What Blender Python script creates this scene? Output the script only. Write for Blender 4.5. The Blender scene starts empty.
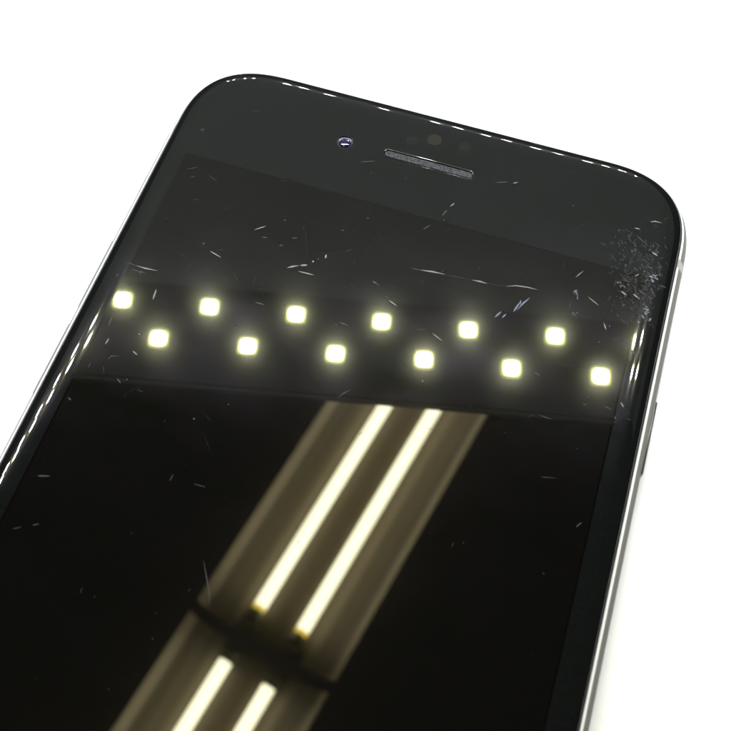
import bpy, bmesh, math, random
from mathutils import Vector, Matrix
random.seed(11)
S = 0.001                      # everything below is written in millimetres
col = bpy.context.scene.collection
sc = bpy.context.scene

# ------------------------------------------------------------------ materials
def new_mat(name):
    m = bpy.data.materials.new(name); m.use_nodes = True
    return m, m.node_tree.nodes, m.node_tree.links, m.node_tree.nodes['Principled BSDF']

def principled(name, rgb, rough=0.5, metal=0.0, spec=0.5):
    m, n, l, b = new_mat(name)
    b.inputs['Base Color'].default_value = (*rgb, 1)
    b.inputs['Roughness'].default_value = rough
    b.inputs['Metallic'].default_value = metal
    b.inputs['Specular IOR Level'].default_value = spec
    return m

def glass_mat(name, rgb, haze=0.05, haze_rough=0.3):
    """polished black cover glass: a sharp clear coat over a dark back print,
    with a weak rough lobe for the finger grease that blurs strong lights"""
    m, n, l, b = new_mat(name)
    b.inputs['Roughness'].default_value = haze_rough
    b.inputs['Coat Weight'].default_value = 1.0
    b.inputs['Coat Roughness'].default_value = 0.014
    b.inputs['Coat IOR'].default_value = 1.5
    b.inputs['Specular Tint'].default_value = (0.88, 0.76, 1.0, 1)
    tc = n.new('ShaderNodeTexCoord')
    # grease: broad smears, stretched along one wiping direction
    mp = n.new('ShaderNodeMapping'); mp.inputs['Rotation'].default_value = (0, 0, math.radians(35))
    mp.inputs['Scale'].default_value = (90, 150, 90)
    nz = n.new('ShaderNodeTexNoise'); nz.inputs['Scale'].default_value = 1.0
    nz.inputs['Detail'].default_value = 4; nz.inputs['Roughness'].default_value = 0.65
    l.new(tc.outputs['Object'], mp.inputs['Vector']); l.new(mp.outputs['Vector'], nz.inputs['Vector'])
    mr = n.new('ShaderNodeMapRange')
    mr.inputs['From Min'].default_value = 0.32; mr.inputs['From Max'].default_value = 0.72
    mr.inputs['To Min'].default_value = 0.0; mr.inputs['To Max'].default_value = haze * 2.2
    l.new(nz.outputs['Fac'], mr.inputs['Value']); l.new(mr.outputs['Result'], b.inputs['Specular IOR Level'])
    # fine dust in the print colour
    n2 = n.new('ShaderNodeTexNoise'); n2.inputs['Scale'].default_value = 2600; n2.inputs['Detail'].default_value = 2
    l.new(tc.outputs['Object'], n2.inputs['Vector'])
    r2 = n.new('ShaderNodeMapRange')
    r2.inputs['From Min'].default_value = 0.35; r2.inputs['From Max'].default_value = 0.75
    r2.inputs['To Min'].default_value = 0.8; r2.inputs['To Max'].default_value = 1.35
    l.new(n2.outputs['Fac'], r2.inputs['Value'])
    mx = n.new('ShaderNodeMix'); mx.data_type = 'RGBA'; mx.blend_type = 'MULTIPLY'
    mx.inputs[0].default_value = 1.0
    mx.inputs[6].default_value = (*rgb, 1)
    l.new(r2.outputs['Result'], mx.inputs[7]); l.new(mx.outputs[2], b.inputs['Base Color'])
    # thin skin of finger grease: a faint, slightly rough second reflection that blooms round strong lights
    gl = n.new('ShaderNodeBsdfGlossy'); gl.inputs['Roughness'].default_value = 0.10
    gl.inputs['Color'].default_value = (0.0019, 0.00185, 0.0010, 1)
    ad = n.new('ShaderNodeAddShader'); out = n['Material Output']
    l.new(b.outputs['BSDF'], ad.inputs[0]); l.new(gl.outputs['BSDF'], ad.inputs[1]); l.new(ad.outputs['Shader'], out.inputs['Surface'])
    return m

def emit(name, rgb, strength):
    m, n, l, b = new_mat(name)
    b.inputs['Base Color'].default_value = (0.6, 0.6, 0.6, 1)
    b.inputs['Emission Color'].default_value = (*rgb, 1)
    b.inputs['Emission Strength'].default_value = strength
    return m

M_BEZEL   = glass_mat('black_cover_glass', (0.0020, 0.0026, 0.0026), 0.012, 0.2)
M_DISPLAY = glass_mat('dark_display_glass', (0.0007, 0.00074, 0.0006), 0.0065, 0.19)
M_EDGE    = glass_mat('display_border', (0.0001, 0.0001, 0.0001), 0.001, 0.17)
M_SCR = [principled('scuff_haze', (0.0125, 0.0130, 0.0135), 0.6, 0, 0.05),
         principled('scratch_faint', (0.019, 0.019, 0.019), 0.6, 0, 0.1),
         principled('scratch_soft', (0.034, 0.034, 0.033), 0.6, 0, 0.1),
         principled('scratch_white', (0.11, 0.11, 0.107), 0.6, 0, 0.2),
         principled('scratch_bluish', (0.062, 0.076, 0.104), 0.5, 0, 0.2)]
M_GASKET  = principled('gasket_plastic', (0.012, 0.015, 0.019), 0.35, 0, 0.4)
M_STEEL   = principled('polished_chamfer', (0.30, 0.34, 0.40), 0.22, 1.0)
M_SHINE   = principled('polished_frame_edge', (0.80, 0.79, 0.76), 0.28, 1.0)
M_BAND    = principled('antenna_plastic', (0.34, 0.33, 0.30), 0.5, 0, 0.4)
M_CAMERA  = None

# brushed / bead-blasted aluminium of the frame
M_RAIL, n, l, b = new_mat('bead_blasted_aluminium')
b.inputs['Base Color'].default_value = (0.15, 0.145, 0.132, 1); b.inputs['Metallic'].default_value = 1
b.inputs['Specular Tint'].default_value = (0.5, 0.5, 0.5, 1)
b.inputs['Roughness'].default_value = 0.3
tc = n.new('ShaderNodeTexCoord'); nz = n.new('ShaderNodeTexNoise'); nz.inputs['Scale'].default_value = 3000
bp = n.new('ShaderNodeBump'); bp.inputs['Strength'].default_value = 0.12; bp.inputs['Distance'].default_value = 0.00002
l.new(tc.outputs['Object'], nz.inputs['Vector']); l.new(nz.outputs['Fac'], bp.inputs['Height']); l.new(bp.outputs['Normal'], b.inputs['Normal'])

# earpiece mesh: woven grey metal
M_MESH, n, l, b = new_mat('woven_metal_mesh')
b.inputs['Metallic'].default_value = 0.0; b.inputs['Roughness'].default_value = 0.6; b.inputs['Specular IOR Level'].default_value = 0.02
tc = n.new('ShaderNodeTexCoord'); vo = n.new('ShaderNodeTexVoronoi'); vo.inputs['Scale'].default_value = 3300
vo.inputs['Randomness'].default_value = 0.35
cr = n.new('ShaderNodeValToRGB')
cr.color_ramp.elements[0].position = 0.22; cr.color_ramp.elements[0].color = (0.006, 0.0066, 0.007, 1)
cr.color_ramp.elements[1].position = 0.66; cr.color_ramp.elements[1].color = (0.046, 0.049, 0.051, 1)
l.new(tc.outputs['Object'], vo.inputs['Vector']); l.new(vo.outputs['Distance'], cr.inputs['Fac'])
l.new(cr.outputs['Color'], b.inputs['Base Color'])
bp = n.new('ShaderNodeBump'); bp.inputs['Strength'].default_value = 0.6; bp.inputs['Distance'].default_value = 0.00008
l.new(vo.outputs['Distance'], bp.inputs['Height']); l.new(bp.outputs['Normal'], b.inputs['Normal'])

# camera lens: dark, purple anti-reflection coat
M_LENS, n, l, b = new_mat('coated_lens')
b.inputs['Base Color'].default_value = (0.006, 0.005, 0.02, 1); b.inputs['Roughness'].default_value = 0.03
b.inputs['Coat Weight'].default_value = 1; b.inputs['Coat Tint'].default_value = (0.7, 0.75, 1, 1)
b.inputs['Specular Tint'].default_value = (0.55, 0.5, 1, 1)
M_LENSRING = principled('lens_ring', (0.007, 0.006, 0.013), 0.3, 0, 0.3)
M_SENSOR = glass_mat('sensor_window', (0.0095, 0.0088, 0.0066), 0.006, .16)
M_SENSOR_DIM = glass_mat('sensor_window_dim', (0.0055, 0.0060, 0.0056), 0.006, .16)

# white sheet under the phone
M_SHEET, n, l, b = new_mat('white_paper_sheet')
b.inputs['Roughness'].default_value = 0.9; b.inputs['Specular IOR Level'].default_value = 0.1
tc = n.new('ShaderNodeTexCoord'); nz = n.new('ShaderNodeTexNoise'); nz.inputs['Scale'].default_value = 900; nz.inputs['Detail'].default_value = 4
mr = n.new('ShaderNodeMapRange'); mr.inputs['To Min'].default_value = 0.84; mr.inputs['To Max'].default_value = 0.88
l.new(tc.outputs['Object'], nz.inputs['Vector']); l.new(nz.outputs['Fac'], mr.inputs['Value'])
cb = n.new('ShaderNodeCombineColor')
for k in range(3): l.new(mr.outputs['Result'], cb.inputs[k])
l.new(cb.outputs['Color'], b.inputs['Base Color'])

M_BOARD  = principled('lamp_board_paint', (0.245, 0.242, 0.222), 0.7, 0, 0.2)
M_PCB    = principled('circuit_board', (0.135, 0.124, 0.126), 0.5, 0, 0.3)
LED = 1280.0
M_LED    = emit('led_white_phosphor', (0.92, 0.96, 1.0), LED)
M_LEDFRINGE = emit('led_fringe_ring', (0.95, 0.95, 0.03), LED * 0.026)  # yellow fringe of the diode's glare, added as a glowing ring
M_LEDGLOW = emit('led_halo_ring', (0.80, 0.86, 0.05), LED * 0.009)  # outer halo of the same glare, added as a dimmer ring
M_LEDPKG = principled('led_package', (0.02, 0.02, 0.012), 0.6, 0, 0.1)
M_TUBE   = emit('fluorescent_tube_glow', (1.0, 0.97, 0.64), 34.0)
M_TUBEEND = emit('fluorescent_tube_end', (1.0, 0.72, 0.05), 15.0)
M_CAP    = principled('tube_cap_metal', (0.35, 0.35, 0.34), 0.35, 0.8)
M_SOCKET = principled('lamp_socket', (0.16, 0.15, 0.135), 0.5)
def enamel(name, lo, hi):
  m, n, l, b = new_mat(name)
  b.inputs['Roughness'].default_value = 0.45; b.inputs['Specular IOR Level'].default_value = 0.3
  tc = n.new('ShaderNodeTexCoord')
  ro = n.new('ShaderNodeMapping'); ro.inputs['Rotation'].default_value = (0, 0, math.radians(12.0))
  mp = n.new('ShaderNodeMapping'); mp.inputs['Scale'].default_value = (42, 0.7, 42)
  nz = n.new('ShaderNodeTexNoise'); nz.inputs['Scale'].default_value = 1.4; nz.inputs['Detail'].default_value = 5
  cr = n.new('ShaderNodeValToRGB')
  cr.color_ramp.elements[0].position = 0.3; cr.color_ramp.elements[0].color = (*lo, 1)
  cr.color_ramp.elements[1].position = 0.7; cr.color_ramp.elements[1].color = (*hi, 1)
  l.new(tc.outputs['Object'], ro.inputs['Vector']); l.new(ro.outputs['Vector'], mp.inputs['Vector']); l.new(mp.outputs['Vector'], nz.inputs['Vector'])
  l.new(nz.outputs['Fac'], cr.inputs['Fac']); l.new(cr.outputs['Color'], b.inputs['Base Color'])
  return m
M_HOOD = enamel('shaded_enamel_spine', (0.095, 0.072, 0.052), (0.16, 0.125, 0.093))  # same hood enamel, its dimmer middle put into a darker colour
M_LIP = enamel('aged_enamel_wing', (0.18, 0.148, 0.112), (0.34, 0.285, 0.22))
M_RIM = enamel('lit_enamel_rim', (0.5, 0.43, 0.34), (0.72, 0.62, 0.5))  # tube light caught by the rims, put into a paler enamel colour
M_JOINT = principled('dark_joint_metal', (0.022, 0.018, 0.013), 0.6, 0, 0.2)
M_WHITE = principled('white_enamel', (0.7, 0.7, 0.68), 0.4)

# ------------------------------------------------------------------ helpers
def build(name, bm, mats, parent=None, origin=(0, 0, 0), smooth=None, world=None):
    """bmesh in millimetres (phone coordinates) -> one mesh object whose origin is `origin`"""
    o3 = Vector(origin)
    for v in bm.verts: v.co = (v.co - o3) * S
    me = bpy.data.meshes.new(name); bm.normal_update(); bm.to_mesh(me); bm.free()
    for m in (mats if isinstance(mats, (list, tuple)) else [mats]): me.materials.append(m)
    if smooth is not None:
        for p in me.polygons: p.use_smooth = True
        try: me.set_sharp_from_angle(angle=math.radians(smooth))
        except Exception: pass
    o = bpy.data.objects.new(name, me); col.objects.link(o)
    po = Vector((0, 0, 0))
    if parent is not None:
        o.parent = parent; po = Vector(parent['_o'])
    o['_o'] = tuple(o3)
    o.location = (o3 - po) * S
    return o

def empty(name, origin, label, cat, group=None, rz=0):
    o = bpy.data.objects.new(name, None); col.objects.link(o)
    o.empty_display_size = 0.01
    o['_o'] = origin; o.location = Vector(origin) * S; o.rotation_euler = (0, 0, rz)
    o['label'] = label; o['category'] = cat
    if group: o['group'] = group
    return o

def box(bm, c, s, mat=0, bev=0.0, rot=None):
    t = bmesh.new(); bmesh.ops.create_cube(t, size=1)
    for v in t.verts: v.co = Vector((v.co.x * s[0], v.co.y * s[1], v.co.z * s[2]))
    if bev: bmesh.ops.bevel(t, geom=list(t.edges), offset=bev, segments=3, profile=0.5, affect='EDGES')
    merge(bm, t, mat, c, rot)

def merge(bm, t, mat=0, c=(0, 0, 0), rot=None):
    vm = {}
    for v in t.verts:
        co = v.co.copy()
        if rot is not None: co = rot @ co
        vm[v] = bm.verts.new(co + Vector(c))
    for f in t.faces:
        nf = bm.faces.new([vm[v] for v in f.verts]); nf.material_index = mat
    t.free()

def cyl(bm, a, b_, r, mat=0, seg=32, caps=True):
    a, b_ = Vector(a), Vector(b_); d = (b_ - a).normalized()
    u = d.orthogonal().normalized(); w = d.cross(u)
    ra, rb = [], []
    for k in range(seg):
        t = 2 * math.pi * k / seg; off = (u * math.cos(t) + w * math.sin(t)) * r
        ra.append(bm.verts.new(a + off)); rb.append(bm.verts.new(b_ + off))
    for k in range(seg):
        f = bm.faces.new([ra[k], ra[(k + 1) % seg], rb[(k + 1) % seg], rb[k]]); f.material_index = mat
    if caps:
        f = bm.faces.new(ra[::-1]); f.material_index = mat
        f = bm.faces.new(rb); f.material_index = mat

# ------------------------------------------------------------------ phone outline
GX, YT, YB, RC, NP = 32.08, -0.9, -137.4, 11.0, 2.6     # glass half width, top, bottom, corner size and power
def outline():
    """counter-clockwise (seen from above) points and outward normals"""
    P = []
    seg = 48
    yc_t, yc_b = YT - RC, YB + RC
    def corner(sx, sy, cx, cy, rev):
        q = []
        for k in range(seg + 1):
            t = math.pi / 2 * k / seg
            c, s = math.cos(t) ** (2 / NP), math.sin(t) ** (2 / NP)
            q.append((cx + sx * RC * c, cy + sy * RC * s))
        return q[::-1] if rev else q
    def lin(a, b_, m): return [(a[0] + (b_[0] - a[0]) * k / m, a[1] + (b_[1] - a[1]) * k / m) for k in range(1, m)]
    c1 = corner(1, 1, GX - RC, yc_t, False)      # right -> top
    c2 = corner(-1, 1, -GX + RC, yc_t, True)     # top -> left
    c3 = corner(-1, -1, -GX + RC, yc_b, False)   # left -> bottom
    c4 = corner(1, -1, GX - RC, yc_b, True)      # bottom -> right
    P = c1 + lin(c1[-1], c2[0], 24) + c2 + lin(c2[-1], c3[0], 60) + c3 + lin(c3[-1], c4[0], 24) + c4 + lin(c4[-1], c1[0], 60)
    # respace evenly enough: drop near duplicates
    Q = [P[0]]
    for p in P[1:]:
        if math.hypot(p[0] - Q[-1][0], p[1] - Q[-1][1]) > 0.12: Q.append(p)
    if math.hypot(Q[0][0] - Q[-1][0], Q[0][1] - Q[-1][1]) < 0.12: Q.pop()
    N = []
    m = len(Q)
    for k in range(m):
        a, b_ = Q[k - 1], Q[(k + 1) % m]
        tx, ty = b_[0] - a[0], b_[1] - a[1]; L = math.hypot(tx, ty)
        N.append((ty / L, -tx / L))
    # smooth the normals a little so offset rings stay even
    for _ in range(4):
        N2 = []
        for k in range(m):
            x = N[k - 1][0] + 2 * N[k][0] + N[(k + 1) % m][0]; y = N[k - 1][1] + 2 * N[k][1] + N[(k + 1) % m][1]
            L = math.hypot(x, y); N2.append((x / L, y / L))
        N = N2
    return Q, N
OUT, NRM = outline()
def ring(bm, off, z): return [bm.verts.new((p[0] + n_[0] * off, p[1] + n_[1] * off, z)) for p, n_ in zip(OUT, NRM)]
def bridge(bm, a, b_, mat=0):
    m = len(a)
    for k in range(m):
        f = bm.faces.new([a[k], a[(k + 1) % m], b_[(k + 1) % m], b_[k]]); f.material_index = mat

BEND, SAG, PW = 3.04, 0.58, 2.6                                   # where the 2.5D glass starts to roll off, and how far it drops
def roll(d):                                             # d = distance inside the glass outline
    x = max(0.0, BEND - d); return -SAG * (x / BEND) ** PW

PH = empty('smartphone', (0, -69.15, -7.1),
           'scratched black glass smartphone with silver aluminium sides lying switched off on the white sheet', 'smartphone')

def hole(bm, pts, z=0.0):
    vs = [bm.verts.new((x, y, z)) for x, y in pts]
    es = [bm.edges.new((vs[k], vs[(k + 1) % len(vs)])) for k in range(len(vs))]
    return vs, es
def circle(cx, cy, r, seg=40): return [(cx + r * math.cos(2 * math.pi * k / seg), cy + r * math.sin(2 * math.pi * k / seg)) for k in range(seg)]
def stadium(cx, cy, hl, hw, seg=14):
    q = []
    for k in range(seg + 1):
        t = -math.pi / 2 + math.pi * k / seg; q.append((cx + hl - hw + hw * math.cos(t), cy + hw * math.sin(t)))
    for k in range(seg + 1):
        t = math.pi / 2 + math.pi * k / seg; q.append((cx - hl + hw + hw * math.cos(t), cy + hw * math.sin(t)))
    return q

DW, DT, DB = 29.02, -17.0, -121.2                        # display half width, top, bottom
SLOT = (0.0, -9.03, 5.85, 0.70)
CAM = (-10.91, -9.04, 1.05)
SENS = [(-0.33, -5.05, 0.92, M_SENSOR), (-3.0, -6.1, 0.7, M_SENSOR_DIM), (3.6, -4.95, 0.75, M_SENSOR_DIM)]

# ---- scratches: where they are on the glass (mm), widths and strength
_C = Vector((15.2976421, -93.7090785, 104.970380)); _F = 1068.84970
_e = (0.495185502, -0.0283847848, 0.304682773)
RM = Matrix.Rotation(_e[2], 3, 'Z') @ Matrix.Rotation(_e[1], 3, 'Y') @ Matrix.Rotation(_e[0], 3, 'X')
def on_glass(u, v):
    d = RM @ Vector(((u - 365.5) / _F, -(v - 365.5) / _F, -1)); t = _C.z / -d.z
    g = _C + d * t; return (g.x, g.y)
# survey of the marks, (points...), width mm, strength 0 faint 1 soft 2 white 3 bluish
SURVEY = [
 ([(360, 162), (376, 161)], .10, 1), ([(200, 130), (205, 129)], .12, 1), ([(202, 127), (204, 133)], .08, 0),
 ([(254, 230), (266, 226)], .13, 2), ([(210, 251), (221, 257.5)], .14, 2), ([(202.5, 243), (204.5, 244)], .16, 1),
 ([(287, 267.8), (292, 266.6), (299, 265.5)], .22, 2), ([(300, 265.4), (307.5, 265)], .24, 2), ([(312, 262), (314, 261)], .22, 2),
 ([(325.3, 258.6), (326.3, 254.5)], .2, 2), ([(317.5, 259.3), (318.8, 259)], .12, 1), ([(298, 271.2), (314, 275)], .14, 2),
 ([(262, 237), (267, 237.8)], .13, 1), ([(291.6, 238.1), (297.6, 238)], .12, 1), ([(279, 245.7), (283.4, 245)], .12, 1),
 ([(341.4, 230), (344, 230.6)], .16, 1), ([(367, 218), (369, 218.3)], .15, 1), ([(373, 281.3), (379, 285.4)], .13, 2),
 ([(284, 220), (286, 220.4)], .14, 1), ([(494.7, 182.6), (508, 181.9)], .1, 1), ([(513, 183.3), (518, 182.2)], .12, 2),
 ([(442, 216), (447, 210)], .13, 1), ([(450, 206.4), (454.5, 203.3)], .14, 2), ([(423, 229.4), (430.7, 224.8)], .1, 1),
 ([(410.8, 268.2), (420, 270)], .1, 1), ([(420, 270), (432, 271.6), (445, 274.3)], .2, 2), ([(445.5, 274.7), (472, 280)], .06, 0),
 ([(472, 280), (480, 281.4), (487, 283.5)], .2, 2), ([(487, 283.5), (505.7, 286.3)], .06, 0),
 ([(505.7, 286.3), (516.6, 285.7), (527.5, 287.2), (538.5, 290)], .16, 2),
 ([(513.3, 312), (520, 302)], .2, 3), ([(517, 310), (524, 302.5), (530, 297.7)], .24, 3), ([(520, 305), (521, 300)], .14, 3),
 ([(494.7, 317.4), (501.3, 311.5)], .2, 3), ([(502, 318), (506, 314)], .15, 3),
 ([(572.4, 288.5), (575, 292), (578, 297.5)], .32, 3), ([(573, 292.5), (577, 290)], .22, 3), ([(575.7, 277.3), (579, 274.5), (583.4, 270.8)], .14, 2),
 ([(587.7, 296.6), (598.7, 305.4)], .13, 2), ([(569.1, 312), (575.7, 315)], .3, 1), ([(571, 301), (569.5, 307.5)], .08, 0),
 ([(650, 222), (655, 221.3), (662, 223)], .22, 2), ([(634.5, 227.8), (640, 229.3)], .18, 2),
 ([(636.5, 235.3), (647, 245)], .1, 1), ([(652, 252.2), (657.8, 255.8)], .2, 2),
 ([(617.6, 280.4), (620, 285.8), (622.5, 286.2)], .3, 2), ([(620.9, 291), (626.6, 295.2)], .22, 2), ([(633, 293.8), (639.8, 299.3)], .18, 2),
 ([(619.2, 273), (626.6, 281.3), (632, 282)], .14, 1), ([(634.8, 276.3), (639, 274.2)], .14, 2), ([(649, 279), (656, 278.5)], .5, 2), ([(651, 277.5), (653, 281)], .4, 3),
 ([(639, 290.3), (644.7, 294.4)], .25, 1), ([(643.5, 308), (648, 309.5)], .42, 2), ([(645.5, 309), (646.5, 316)], .3, 3),
 ([(650.4, 288.6), (655.4, 295.2)], .14, 1), ([(661, 284.5), (666.8, 286.2)], .16, 1), ([(642, 315), (644, 318.5)], .16, 2),
 ([(649, 321), (651.5, 317.5)], .2, 2), ([(603.7, 322.6), (605, 326.5), (606.2, 330)], .2, 2), ([(609, 327), (610, 325)], .13, 1),
 ([(625.2, 347.3), (628.3, 349.7)], .22, 1), ([(630.8, 350.3), (635, 354)], .18, 1), ([(614.2, 337.4), (623.4, 342.3)], .1, 0),
 ([(389, 300.2), (397, 306.2)], .14, 2), ([(385.5, 296.3), (388, 297.5)], .12, 1), ([(432.7, 333.6), (442.8, 341.2)], .13, 2),
 ([(339.7, 322), (349.2, 326.2)], .15, 1), ([(334, 324.2), (338, 325)], .12, 1), ([(447.7, 322), (453.2, 327.5)], .1, 1),
 ([(415, 330.3), (427.2, 329)], .1, 0), ([(422, 381.2), (423.4, 381.2)], .2, 2), ([(337, 398), (344, 393), (352, 389)], .11, 1),
 ([(338, 382.5), (350, 378)], .07, 0), ([(374, 282.6), (379, 285)], .1, 1),
 ([(127, 262.3), (135.6, 265.4)], .08, 1), ([(135.6, 265.4), (146, 268.5), (157.7, 270.7)], .18, 2), ([(131, 269), (139.3, 271.5), (146, 272.8)], .16, 1),
 ([(137.5, 271), (141, 273)], .2, 1), ([(152.8, 299.9), (156.5, 288.8)], .16, 2), ([(107.9, 327), (112.8, 314.6)], .12, 1),
 ([(128, 285.7), (134.3, 281.4)], .1, 0), ([(137.4, 326.3), (138.3, 331.3)], .1, 0), ([(138.4, 334), (140.2, 334.3)], .22, 2),
 ([(115.9, 276.5), (119.5, 273.4)], .16, 0), ([(255.3, 302), (264.9, 305.1)], .13, 1), ([(132.8, 351), (137.4, 355)], .14, 2),
 ([(105.3, 344.3), (109, 338.2)], .15, 2), ([(107.1, 360.3), (111.4, 356), (120, 356)], .12, 1), ([(117, 378.2), (120.6, 383.1)], .14, 1),
 ([(126.5, 379), (127.5, 380)], .2, 1), ([(88.6, 367.7), (90.5, 361.6)], .1, 0), ([(103.4, 365), (104, 374)], .06, 0),
 ([(203.5, 560), (206.5, 577), (209.3, 592), (209.3, 607)], .09, 1), ([(169.6, 481), (173.6, 474)], .1, 0), ([(192.8, 483.6), (205.8, 487.2)], .09, 0),
 ([(37, 475.8), (50.6, 476.1)], .13, 1), ([(12.3, 529), (21.3, 527)], .1, 0), ([(32.3, 525.6), (39.1, 523.7)], .12, 0),
 ([(193, 418.6), (195, 419.2)], .2, 1), ([(228, 404), (229, 404.6)], .16, 1), ([(598.3, 341.5), (599.8, 342.5)], .22, 1),
 ([(583.6, 405), (584.8, 404)], .2, 1), ([(587.3, 397), (588.6, 396.6)], .2, 1), ([(534, 372), (540, 376)], .12, 1),
 ([(603.5, 405.9), (612, 409.7)], .12, 1), ([(620.8, 402), (623.5, 407.3)], .16, 2), ([(538.7, 414.5), (546, 417.5), (553.7, 419.6)], .1, 1),
 ([(627, 418), (632, 420)], .13, 0), ([(614.5, 416.5), (616, 419)], .15, 1), ([(576, 527), (581.7, 522.4)], .12, 1), ([(540, 477), (556, 478)], .06, 0),
 ([(68, 397.5), (71, 400)], .14, 1), ([(186, 169.5), (198, 167)], .1, 0), ([(190, 177.4), (196, 176.4)], .1, 0), ([(208, 175), (217, 181)], .07, 0),
 ([(345, 252), (352, 249)], .08, 0), ([(233, 272), (238, 281)], .07, 0), ([(610, 254), (617, 262)], .1, 0), ([(601, 243), (606, 245.5)], .14, 0),
]
_rs = random.Random(5)
for k in range(95):                                       # the scuffed corner: a crowd of small pits and nicks
    u = _rs.gauss(643, 13); v = _rs.gauss(283, 26)
    if u > 679 - (v - 240) * .205 - 10 or v < 222 or u < 606: continue
    a = _rs.choice([0.6, 0.8, 0.9, 2.2, -0.5]) + _rs.gauss(0, .3); L = _rs.choice([.8, 1, 1.4, 2, 3.4])
    SURVEY.append(([(u, v), (u + L * math.cos(a), v + L * math.sin(a))], _rs.choice([.1, .13, .17, .24]), _rs.choice([0, 0, 1, 1, 1, 2])))
for k in range(210):                                      # hazy scuffing over the same corner
    u = _rs.gauss(640, 15); v = _rs.gauss(278, 27)
    if u > 679 - (v - 240) * .205 - 9 or v < 216 or u < 604: continue
    a = _rs.choice([0.7, 0.7, 0.4, 1.0, -0.6]) + _rs.gauss(0, .25); L = _rs.choice([1, 2, 3, 5, 7])
    SURVEY.append(([(u, v), (u + L * math.cos(a), v + L * math.sin(a))], _rs.uniform(.05, .13), 0))
for k in range(90):                                       # the dull smear under it
    u = _rs.gauss(642, 13); v = _rs.gauss(282, 30)
    if u > 679 - (v - 240) * .205 - 9 or v < 218 or v > 306 or u < 608: continue
    a = _rs.choice([1.2, 1.7, 2.0, .8]) + _rs.gauss(0, .3); L = _rs.uniform(3, 9)
    SURVEY.append(([(u, v), (u + L * math.cos(a), v + L * math.sin(a))], _rs.uniform(.15, .25), -1))
for k in range(26):                                       # a chalky column of specks beside them
    u = 620 + _rs.gauss(0, 3.4); v = 230 + abs(_rs.gauss(0, 26))
    SURVEY.append(([(u, v), (u + _rs.uniform(.6, 1.8), v + _rs.uniform(-.8, .8))], _rs.choice([.1, .14, .2]), _rs.choice([0, 0, 0, 1])))
for k in range(190):                                      # hairline wear and dust all over
    u = _rs.uniform(10, 640); v = _rs.gauss(290, 75) if k % 4 else _rs.uniform(120, 725)
    g = on_glass(u, v)
    if abs(g[0]) > 28.8 or g[1] > -3 or g[1] < -88: continue
    if abs(g[0]) < 7 and -11.5 < g[1] < -2.5: continue
    a = _rs.choice([0.25, 0.6, -0.35, -0.9]) + _rs.gauss(0, .25); L = _rs.choice([.5, .6, .8, .8, 2, 4, 7])
    SURVEY.append(([(u, v), (u + L * math.cos(a), v + L * math.sin(a))], .05 if L > 3 else _rs.choice([.07, .1, .13]), 0))

for k in range(45):                                       # long hairlines, barely there
    u = _rs.uniform(60, 620); v = _rs.uniform(190, 440)
    g = on_glass(u, v)
    if abs(g[0]) > 24: continue
    a = _rs.choice([0.2, 0.3, -0.7, 1.0]) + _rs.gauss(0, .2); L = _rs.uniform(12, 38); b_ = _rs.gauss(0, .12)
    SURVEY.append(([(u, v), (u + L * .5 * math.cos(a), v + L * .5 * math.sin(a)), (u + L * math.cos(a + b_), v + L * math.sin(a + b_))], .03, -1))

def add_mark(bm, pts, w, base):
    """a shallow sliver a few microns proud of the glass, tapering to both ends"""
    P = [Vector(on_glass(*q)) for q in pts]
    if len(P) == 2: P = [P[0], P[0].lerp(P[1], .3) , P[0].lerp(P[1], .7), P[1]]
    L, R_ = [], []
    m = len(P)
    for k, p in enumerate(P):
        t = (P[min(k + 1, m - 1)] - P[max(k - 1, 0)]).normalized(); nn = Vector((-t.y, t.x))
        h = w * .5 * (0.12 if k in (0, m - 1) else _rs.uniform(.75, 1.1))
        for s, lst in ((1, L), (-1, R_)):
            q = p + nn * h * s
            d = min(GX - abs(q.x), YT - q.y)
            lst.append(bm.verts.new((q.x, q.y, roll(d) + .006)))
    for k in range(m - 1):
        f = bm.faces.new([R_[k], R_[k + 1], L[k + 1], L[k]]); f.material_index = base
EXTRA = []
for pts, w, lv in SURVEY:                                 # broad marks are really bundles of short nicks
    if w < .26: EXTRA.append((pts, w, lv)); continue
    for k in range(9):
        t = _rs.random(); u = pts[0][0] + (pts[-1][0] - pts[0][0]) * t + _rs.gauss(0, w * 3.2); v = pts[0][1] + (pts[-1][1] - pts[0][1]) * t + _rs.gauss(0, w * 3.2)
        a = math.atan2(pts[-1][1] - pts[0][1], pts[-1][0] - pts[0][0]) + _rs.gauss(0, .7); L = _rs.uniform(.8, 3)
        EXTRA.append(([(u, v), (u + L * math.cos(a), v + L * math.sin(a))], _rs.uniform(.1, .24), _rs.choice([lv, lv, lv, 1])))
SURVEY = EXTRA
def inside_display(pts):
    g = on_glass(*pts[0]); return abs(g[0]) < DW and g[1] < DT

# ---- cover glass: flat black border with openings, rolling off at the rim
bm = bmesh.new()
inner = ring(bm, -BEND - .02, 0.0)
edges = [bm.edges.new((inner[k], inner[(k + 1) % len(inner)])) for k in range(len(inner))]
for pts in ([(-DW, DB), (DW, DB), (DW, DT), (-DW, DT)], stadium(*SLOT), circle(*CAM), *[circle(x, y, r) for x, y, r, _ in SENS]):
    edges += hole(bm, pts)[1]
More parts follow.
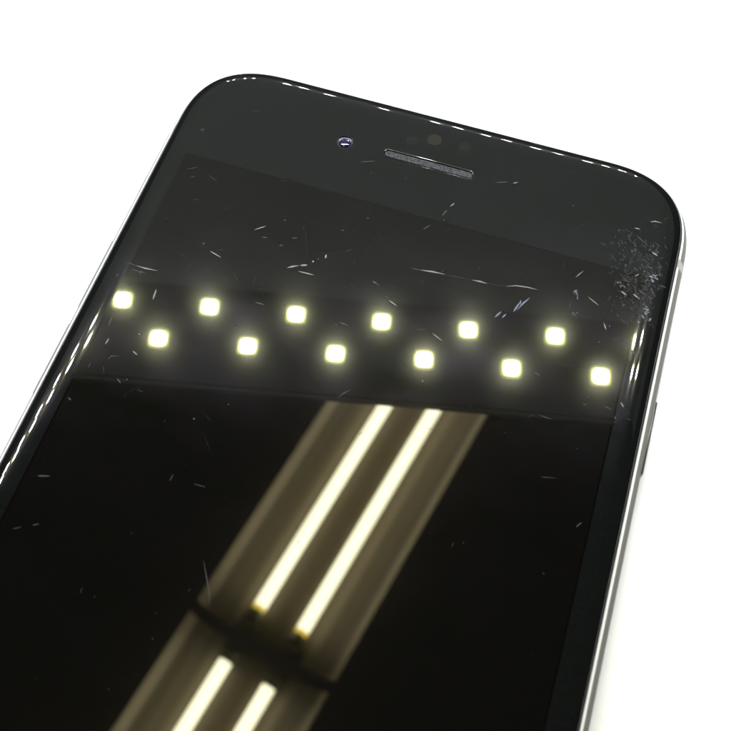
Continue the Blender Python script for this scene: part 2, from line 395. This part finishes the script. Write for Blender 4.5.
# the corner arcs come close to the display, so the display opening is kept inside the flat part
r_ = bmesh.ops.triangle_fill(bm, use_beauty=True, use_dissolve=False, edges=edges)
prev = inner
for k in range(1, 33):
    d = BEND * (1 - k / 32)
    cur = ring(bm, -d, roll(d)); bridge(bm, cur, prev); prev = cur
for k in range(1, 7):
    t = math.pi / 2 * k / 6
    cur = ring(bm, .09 * math.sin(t), -SAG - .22 * (1 - math.cos(t)) - .04 * math.sin(t)); bridge(bm, cur, prev); prev = cur
low = ring(bm, 0.09, -1.1); bridge(bm, low, prev)
bmesh.ops.recalc_face_normals(bm, faces=bm.faces)
for pts, w, lv in SURVEY:
    if not inside_display(pts): add_mark(bm, pts, w, 2 + lv)
glass = build('cover_glass', bm, [M_BEZEL] + M_SCR, PH, smooth=40)

# ---- display: dark panel with a fine black border line
bm = bmesh.new()
e = 0.2
o4 = [bm.verts.new((x, y, 0)) for x, y in ((-DW, DB), (DW, DB), (DW, DT), (-DW, DT))]
i4 = [bm.verts.new((x, y, 0)) for x, y in ((-DW + e, DB + e), (DW - e, DB + e), (DW - e, DT - e), (-DW + e, DT - e))]
for k in range(4):
    f = bm.faces.new([o4[k], o4[(k + 1) % 4], i4[(k + 1) % 4], i4[k]]); f.material_index = 1
bm.faces.new(i4)
for pts, w, lv in SURVEY:
    if inside_display(pts): add_mark(bm, pts, w, 3 + lv)
build('display', bm, [M_DISPLAY, M_EDGE] + M_SCR, PH)

# ---- earpiece: rounded lip, side wall and woven mesh at the bottom of the slot
ear = None
bm = bmesh.new()
def loop(bm, pts, z): return [bm.verts.new((x, y, z)) for x, y in pts]
cx, cy, hl, hw = SLOT
prev = loop(bm, stadium(cx, cy, hl, hw), 0.0)
for k in range(1, 7):
    t = math.pi / 2 * k / 6; rr = .17
    cur = loop(bm, stadium(cx, cy, hl - rr * math.sin(t), hw - rr * math.sin(t)), -rr * (1 - math.cos(t))); bridge(bm, prev, cur); prev = cur
cur = loop(bm, stadium(cx, cy, hl - .17, hw - .17), -.55); bridge(bm, prev, cur)
ear = build('earpiece', bm, M_BEZEL, PH, smooth=60)
bm = bmesh.new(); bm.faces.new(loop(bm, stadium(cx, cy, hl - .16, hw - .16), -.45))
build('slot_floor', bm, M_EDGE, ear)
bm = bmesh.new()
a = loop(bm, stadium(cx, cy + .10, hl - .20, hw - .22), -.16); c = loop(bm, stadium(cx, cy + .10, hl - .20, hw - .22), -.44)
bm.faces.new(a); bridge(bm, c, a)
build('grille', bm, M_MESH, ear)

# ---- front camera: ring and domed coated lens under the glass opening
bm = bmesh.new()
x0, y0, r0 = CAM
prev = loop(bm, circle(x0, y0, r0), 0.0)
for rr, z in ((r0 - .05, -.03), (r0 - .08, -.22), (r0 * .66, -.30)):
    cur = loop(bm, circle(x0, y0, rr), z); bridge(bm, prev, cur); prev = cur
cam_ring = build('front_camera', bm, M_LENSRING, PH, smooth=50)
bm = bmesh.new()
prev = loop(bm, circle(x0, y0, r0 * .70), -.28)
for k in range(1, 7):
    t = math.pi / 2 * k / 7
    cur = loop(bm, circle(x0, y0, r0 * .70 * math.cos(t)), -.28 + .26 * math.sin(t)); bridge(bm, prev, cur); prev = cur
bm.faces.new(prev)
build('lens', bm, M_LENS, cam_ring, smooth=60)

# ---- sensor windows flush in the border
for x, y, r, mt in SENS:
    bm = bmesh.new(); bm.faces.new(loop(bm, circle(x, y, r), 0.0))
    build('sensor_window', bm, mt, PH)

# ---- dark gasket and bright chamfer between glass and frame, then the frame itself
bm = bmesh.new()
a = ring(bm, 0.06, -0.86); c = ring(bm, 0.17, -0.90); d_ = ring(bm, .17, -1.3); bridge(bm, c, a); bridge(bm, d_, c)
build('gasket', bm, M_GASKET, PH, smooth=40)
bm = bmesh.new()
CR, OX, ZC = 3.40, -1.93, -3.55
prev = ring(bm, .17, -1.2)
cur = ring(bm, .17, -.80); bridge(bm, cur, prev, 1); prev = cur
cur = ring(bm, .27, -.86); bridge(bm, cur, prev, 1); prev = cur
t0 = math.acos((0.27 - OX) / CR)
for k in range(0, 25):
    t = t0 - (2 * t0) * k / 24
    if k == 0: z = ZC + CR * math.sin(t); 
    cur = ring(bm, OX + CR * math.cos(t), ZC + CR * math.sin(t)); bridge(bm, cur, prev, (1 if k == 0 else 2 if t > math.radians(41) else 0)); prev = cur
bot = ring(bm, -1.6, -7.08); bridge(bm, bot, prev)
bm.faces.new(bot)
bmesh.ops.recalc_face_normals(bm, faces=bm.faces)
build('side_frame', bm, [M_RAIL, M_STEEL, M_SHINE], PH, smooth=35)

# ---- buttons on the sides
def button(name, side, y0, y1, zc=-3.55, hz=.7, out=.13):
    bm = bmesh.new()
    box(bm, (side * (33.35 + out / 2), (y0 + y1) / 2, zc), (out + .5, abs(y1 - y0), hz * 2), bev=.22)
    return build(name, bm, M_RAIL, PH, origin=(side * 33.35, (y0 + y1) / 2, zc), smooth=40)
button('power_button', 1, -31.2, -40.6)
button('volume_button', -1, -30.3, -40.4)
button('volume_button', -1, -42.6, -52.4)
button('mute_switch', -1, -19.5, -23.2, out=.12, hz=.6)

# ---- antenna bands wrapping the frame
for side in (1, -1):
    bm = bmesh.new(); rows = []
    for k in range(19):
        t = math.radians(48 - 96 * k / 18)
        x = GX + OX + (CR + .015) * math.cos(t); z = ZC + (CR + .015) * math.sin(t)
        rows.append([bm.verts.new((side * x, y, z)) for y in (-13.6, -12.4)])
    for k in range(18):
        bm.faces.new([rows[k][0], rows[k][1], rows[k + 1][1], rows[k + 1][0]])
    bmesh.ops.recalc_face_normals(bm, faces=bm.faces)
    build('antenna_band', bm, M_BAND, PH, smooth=40)

# ------------------------------------------------------------------ white sheet
bm = bmesh.new()
vs = [bm.verts.new(q) for q in ((-620, -340, -7.1), (620, -340, -7.1), (620, 900, -7.1), (-620, 900, -7.1))]
bm.faces.new(vs)
sheet = build('tabletop', bm, M_SHEET)
sheet['kind'] = 'structure'; sheet['label'] = 'plain white sheet lying under the phone'

# ------------------------------------------------------------------ the lamp whose diodes mirror in the glass
A = math.radians(12.85)                                    # the lamp and the ceiling lights share the room's axis
U = Vector((math.cos(A), math.sin(A), 0)); V = Vector((-math.sin(A), math.cos(A), 0))
H = 131.0
B0 = Vector((-16.3, 43.1, H))
RZ = Matrix.Rotation(A, 3, 'Z')
def at(u, v, z=0): return B0 + U * u + V * v + Vector((0, 0, z))
LP = empty('led_panel_lamp', tuple(at(-10, 745, -138.1)), 'grey LED panel lamp with rows of square diodes standing over the phone', 'lamp')
bm = bmesh.new()
box(bm, at(-10, 367.6, 1.95), (400, 780, 1.5), rot=RZ, bev=.3)
build('lamp_board', bm, M_BOARD, LP, smooth=40)
def led_mesh():
    bm = bmesh.new()
    def sq(h, z, mat, r=.9):
        q = []
        for cx_, cy_, a0 in ((h - r, h - r, 0), (-h + r, h - r, 90), (-h + r, -h + r, 180), (h - r, -h + r, 270)):
            for k in range(5):
                t = math.radians(a0 + 90 * k / 4); q.append(bm.verts.new((cx_ + r * math.cos(t), cy_ + r * math.sin(t), z)))
        return q
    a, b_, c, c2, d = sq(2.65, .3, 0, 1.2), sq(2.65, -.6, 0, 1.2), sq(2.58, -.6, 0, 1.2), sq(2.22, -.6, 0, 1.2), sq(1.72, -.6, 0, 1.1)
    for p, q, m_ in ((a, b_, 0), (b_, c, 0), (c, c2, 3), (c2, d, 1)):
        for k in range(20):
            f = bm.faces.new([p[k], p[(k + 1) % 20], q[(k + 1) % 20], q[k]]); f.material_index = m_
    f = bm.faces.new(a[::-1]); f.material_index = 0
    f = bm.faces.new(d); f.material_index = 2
    bmesh.ops.recalc_face_normals(bm, faces=bm.faces)
    for f in bm.faces:
        if f.material_index and f.normal.z > 0: f.normal_flip()
    for v in bm.verts: v.co *= S
    me = bpy.data.meshes.new('led'); bm.to_mesh(me); bm.free()
    for m_ in (M_LEDPKG, M_LEDFRINGE, M_LED, M_LEDGLOW): me.materials.append(m_)
    return me
LEDM = led_mesh()
for v0 in (0.0, 250.0):
    bm = bmesh.new()
    box(bm, at(-32, v0 - 7.6, .7), (352, 28, 1.0), rot=RZ)
    st = build('circuit_strip', bm, M_PCB, LP, origin=tuple(at(0, v0 - 5.2, 0)))
    for row in (0, 1):
        for k in (range(-9, 5) if v0 == 0 else range(-5, 7)):
            if v0 and _rs.random() < .3: continue            # gaps put in so the rim glints fall unevenly
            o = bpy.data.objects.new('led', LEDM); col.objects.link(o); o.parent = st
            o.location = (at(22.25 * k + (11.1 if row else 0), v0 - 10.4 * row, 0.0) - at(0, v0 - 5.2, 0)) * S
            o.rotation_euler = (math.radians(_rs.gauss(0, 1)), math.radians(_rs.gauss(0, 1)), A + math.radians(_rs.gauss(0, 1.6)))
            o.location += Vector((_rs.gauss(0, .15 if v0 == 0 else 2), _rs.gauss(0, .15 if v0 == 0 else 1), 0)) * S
for su in (-1, 1):
    bm = bmesh.new(); q = at(-10 + su * 190, 745, 0)
    cyl(bm, (q.x, q.y, -7.0), (q.x, q.y, H + 1), 4, seg=24)
    build('stand_post', bm, M_WHITE, LP, smooth=40)

# ------------------------------------------------------------------ fluorescent lights on the ceiling
AF = math.radians(-12.0)
DIR = Vector((math.sin(AF), -math.cos(AF), 0)); ACR = Vector((-DIR.y, DIR.x, 0))
ZT = 1700.0
def ft(al, ac, z=0): 
    # along / across in the room, measured with the axis used for the survey
    a2 = math.radians(-12.5); d2 = Vector((math.sin(a2), -math.cos(a2), 0)); n2_ = Vector((-d2.y, d2.x, 0))
    base = d2 * -227 + n2_ * -286
    return base + DIR * (al + 227) + ACR * (ac + 286) + Vector((0, 0, ZT + z))
def hood(bm, a0, a1, acc):
    half = [(0, 22), (40, 22), (50, 24), (64, 24), (84, 21), (104, 16), (116, 9), (122, 2), (128, -9), (133, -22), (134, -24)]
    prof = [(-x, z) for x, z in half[:0:-1]] + half
    top = [(p[0] * (1 + 2.2 / 134), p[1] + 2.2) for p in prof]
    top[0] = (-136.2, -24); top[-1] = (136.2, -24)
    full = prof + top[::-1]
    ra = [bm.verts.new(ft(a0, acc + p[0], p[1])) for p in full]; rb = [bm.verts.new(ft(a1, acc + p[0], p[1])) for p in full]
    m = len(full)
    for k in range(m): bm.faces.new([ra[k], ra[(k + 1) % m], rb[(k + 1) % m], rb[k]])
    bmesh.ops.recalc_face_normals(bm, faces=bm.faces)
def fixture(t0_, t1_, h0, h1, label):
    mid = (t0_ + t1_) / 2
    fx = empty('fluorescent_light', tuple(ft(mid, -286, 40)), label, 'ceiling light', 'ceiling lights reflected in the screen')
    bm = bmesh.new(); hood(bm, h0, h1, -286); 
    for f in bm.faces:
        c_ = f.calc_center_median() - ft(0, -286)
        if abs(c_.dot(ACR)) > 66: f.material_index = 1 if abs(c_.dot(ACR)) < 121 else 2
    build('hood', bm, [M_HOOD, M_LIP, M_RIM], fx, smooth=50)
    for ac in (-328, -244):
        bm = bmesh.new()
        cyl(bm, ft(t0_ + 8, ac), ft(t1_ - 8, ac), 11.5, 0, caps=False)
        cyl(bm, ft(t0_, ac), ft(t0_ + 8, ac), 11.5, 0 if t0_ > -200 else 1, caps=False); cyl(bm, ft(t1_ - 8, ac), ft(t1_, ac), 11.5, 1, caps=False)
        for s_, e_ in ((t0_, -1), (t1_, 1)):
            cyl(bm, ft(s_, ac), ft(s_ + e_ * 12, ac), 11.8, 2)
        build('tube', bm, [M_TUBE, M_TUBEEND, M_CAP], fx, smooth=40)
        for s_, e_ in ((t0_, -1), (t1_, 1)):
            bm = bmesh.new()
            box(bm, ft(s_ + e_ * 19, ac, 8), (26, 12, 52), rot=Matrix.Rotation(AF, 3, 'Z'), bev=3)
            build('socket', bm, M_SOCKET, fx, smooth=40)
    for al in (h0 + 150, h1 - 150):
        bm = bmesh.new(); q = ft(al, -286, 36)
        cyl(bm, q, q + Vector((0, 0, 120)), 5, seg=16); build('suspension_rod', bm, M_WHITE, fx, smooth=40)
fixture(-277 - 1180, -277, -1510, -238, 'twin tube ceiling light seen mirrored across the upper part of the screen')
fixture(-178, -178 + 1180, -216, 1055, 'twin tube ceiling light mirrored at the lower edge of the screen')

# ------------------------------------------------------------------ world, camera, render settings
w = bpy.data.worlds.new('World'); sc.world = w; w.use_nodes = True
w.node_tree.nodes['Background'].inputs[0].default_value = (1.0, 0.92, 0.75, 1)
w.node_tree.nodes['Background'].inputs[1].default_value = 0.07

cd = bpy.data.cameras.new('camera'); cam = bpy.data.objects.new('camera', cd); col.objects.link(cam)
cd.sensor_fit = 'HORIZONTAL'; cd.sensor_width = 36; cd.lens = 36 * _F / 731
cd.clip_start = 0.005; cd.clip_end = 50
cam.matrix_world = Matrix.Translation(_C * S) @ RM.to_4x4()
cd.dof.use_dof = True                                     # a close phone-camera focus on the glass itself
cd.dof.focus_distance = 0.134; cd.dof.aperture_fstop = (cd.lens * .001) / 0.001
sc.camera = cam
for o in bpy.data.objects:
    if '_o' in o: del o['_o']

sc.view_settings.view_transform = 'Standard'; sc.view_settings.look = 'None'
sc.view_settings.gamma = 1; sc.view_settings.use_curve_mapping = False; sc.view_settings.exposure = 0
sc.render.engine = 'CYCLES'
cy_ = sc.cycles
cy_.max_bounces = 8; cy_.diffuse_bounces = 4; cy_.glossy_bounces = 5
cy_.caustics_reflective = False; cy_.caustics_refractive = False
cy_.sample_clamp_indirect = 6; cy_.use_denoising = True
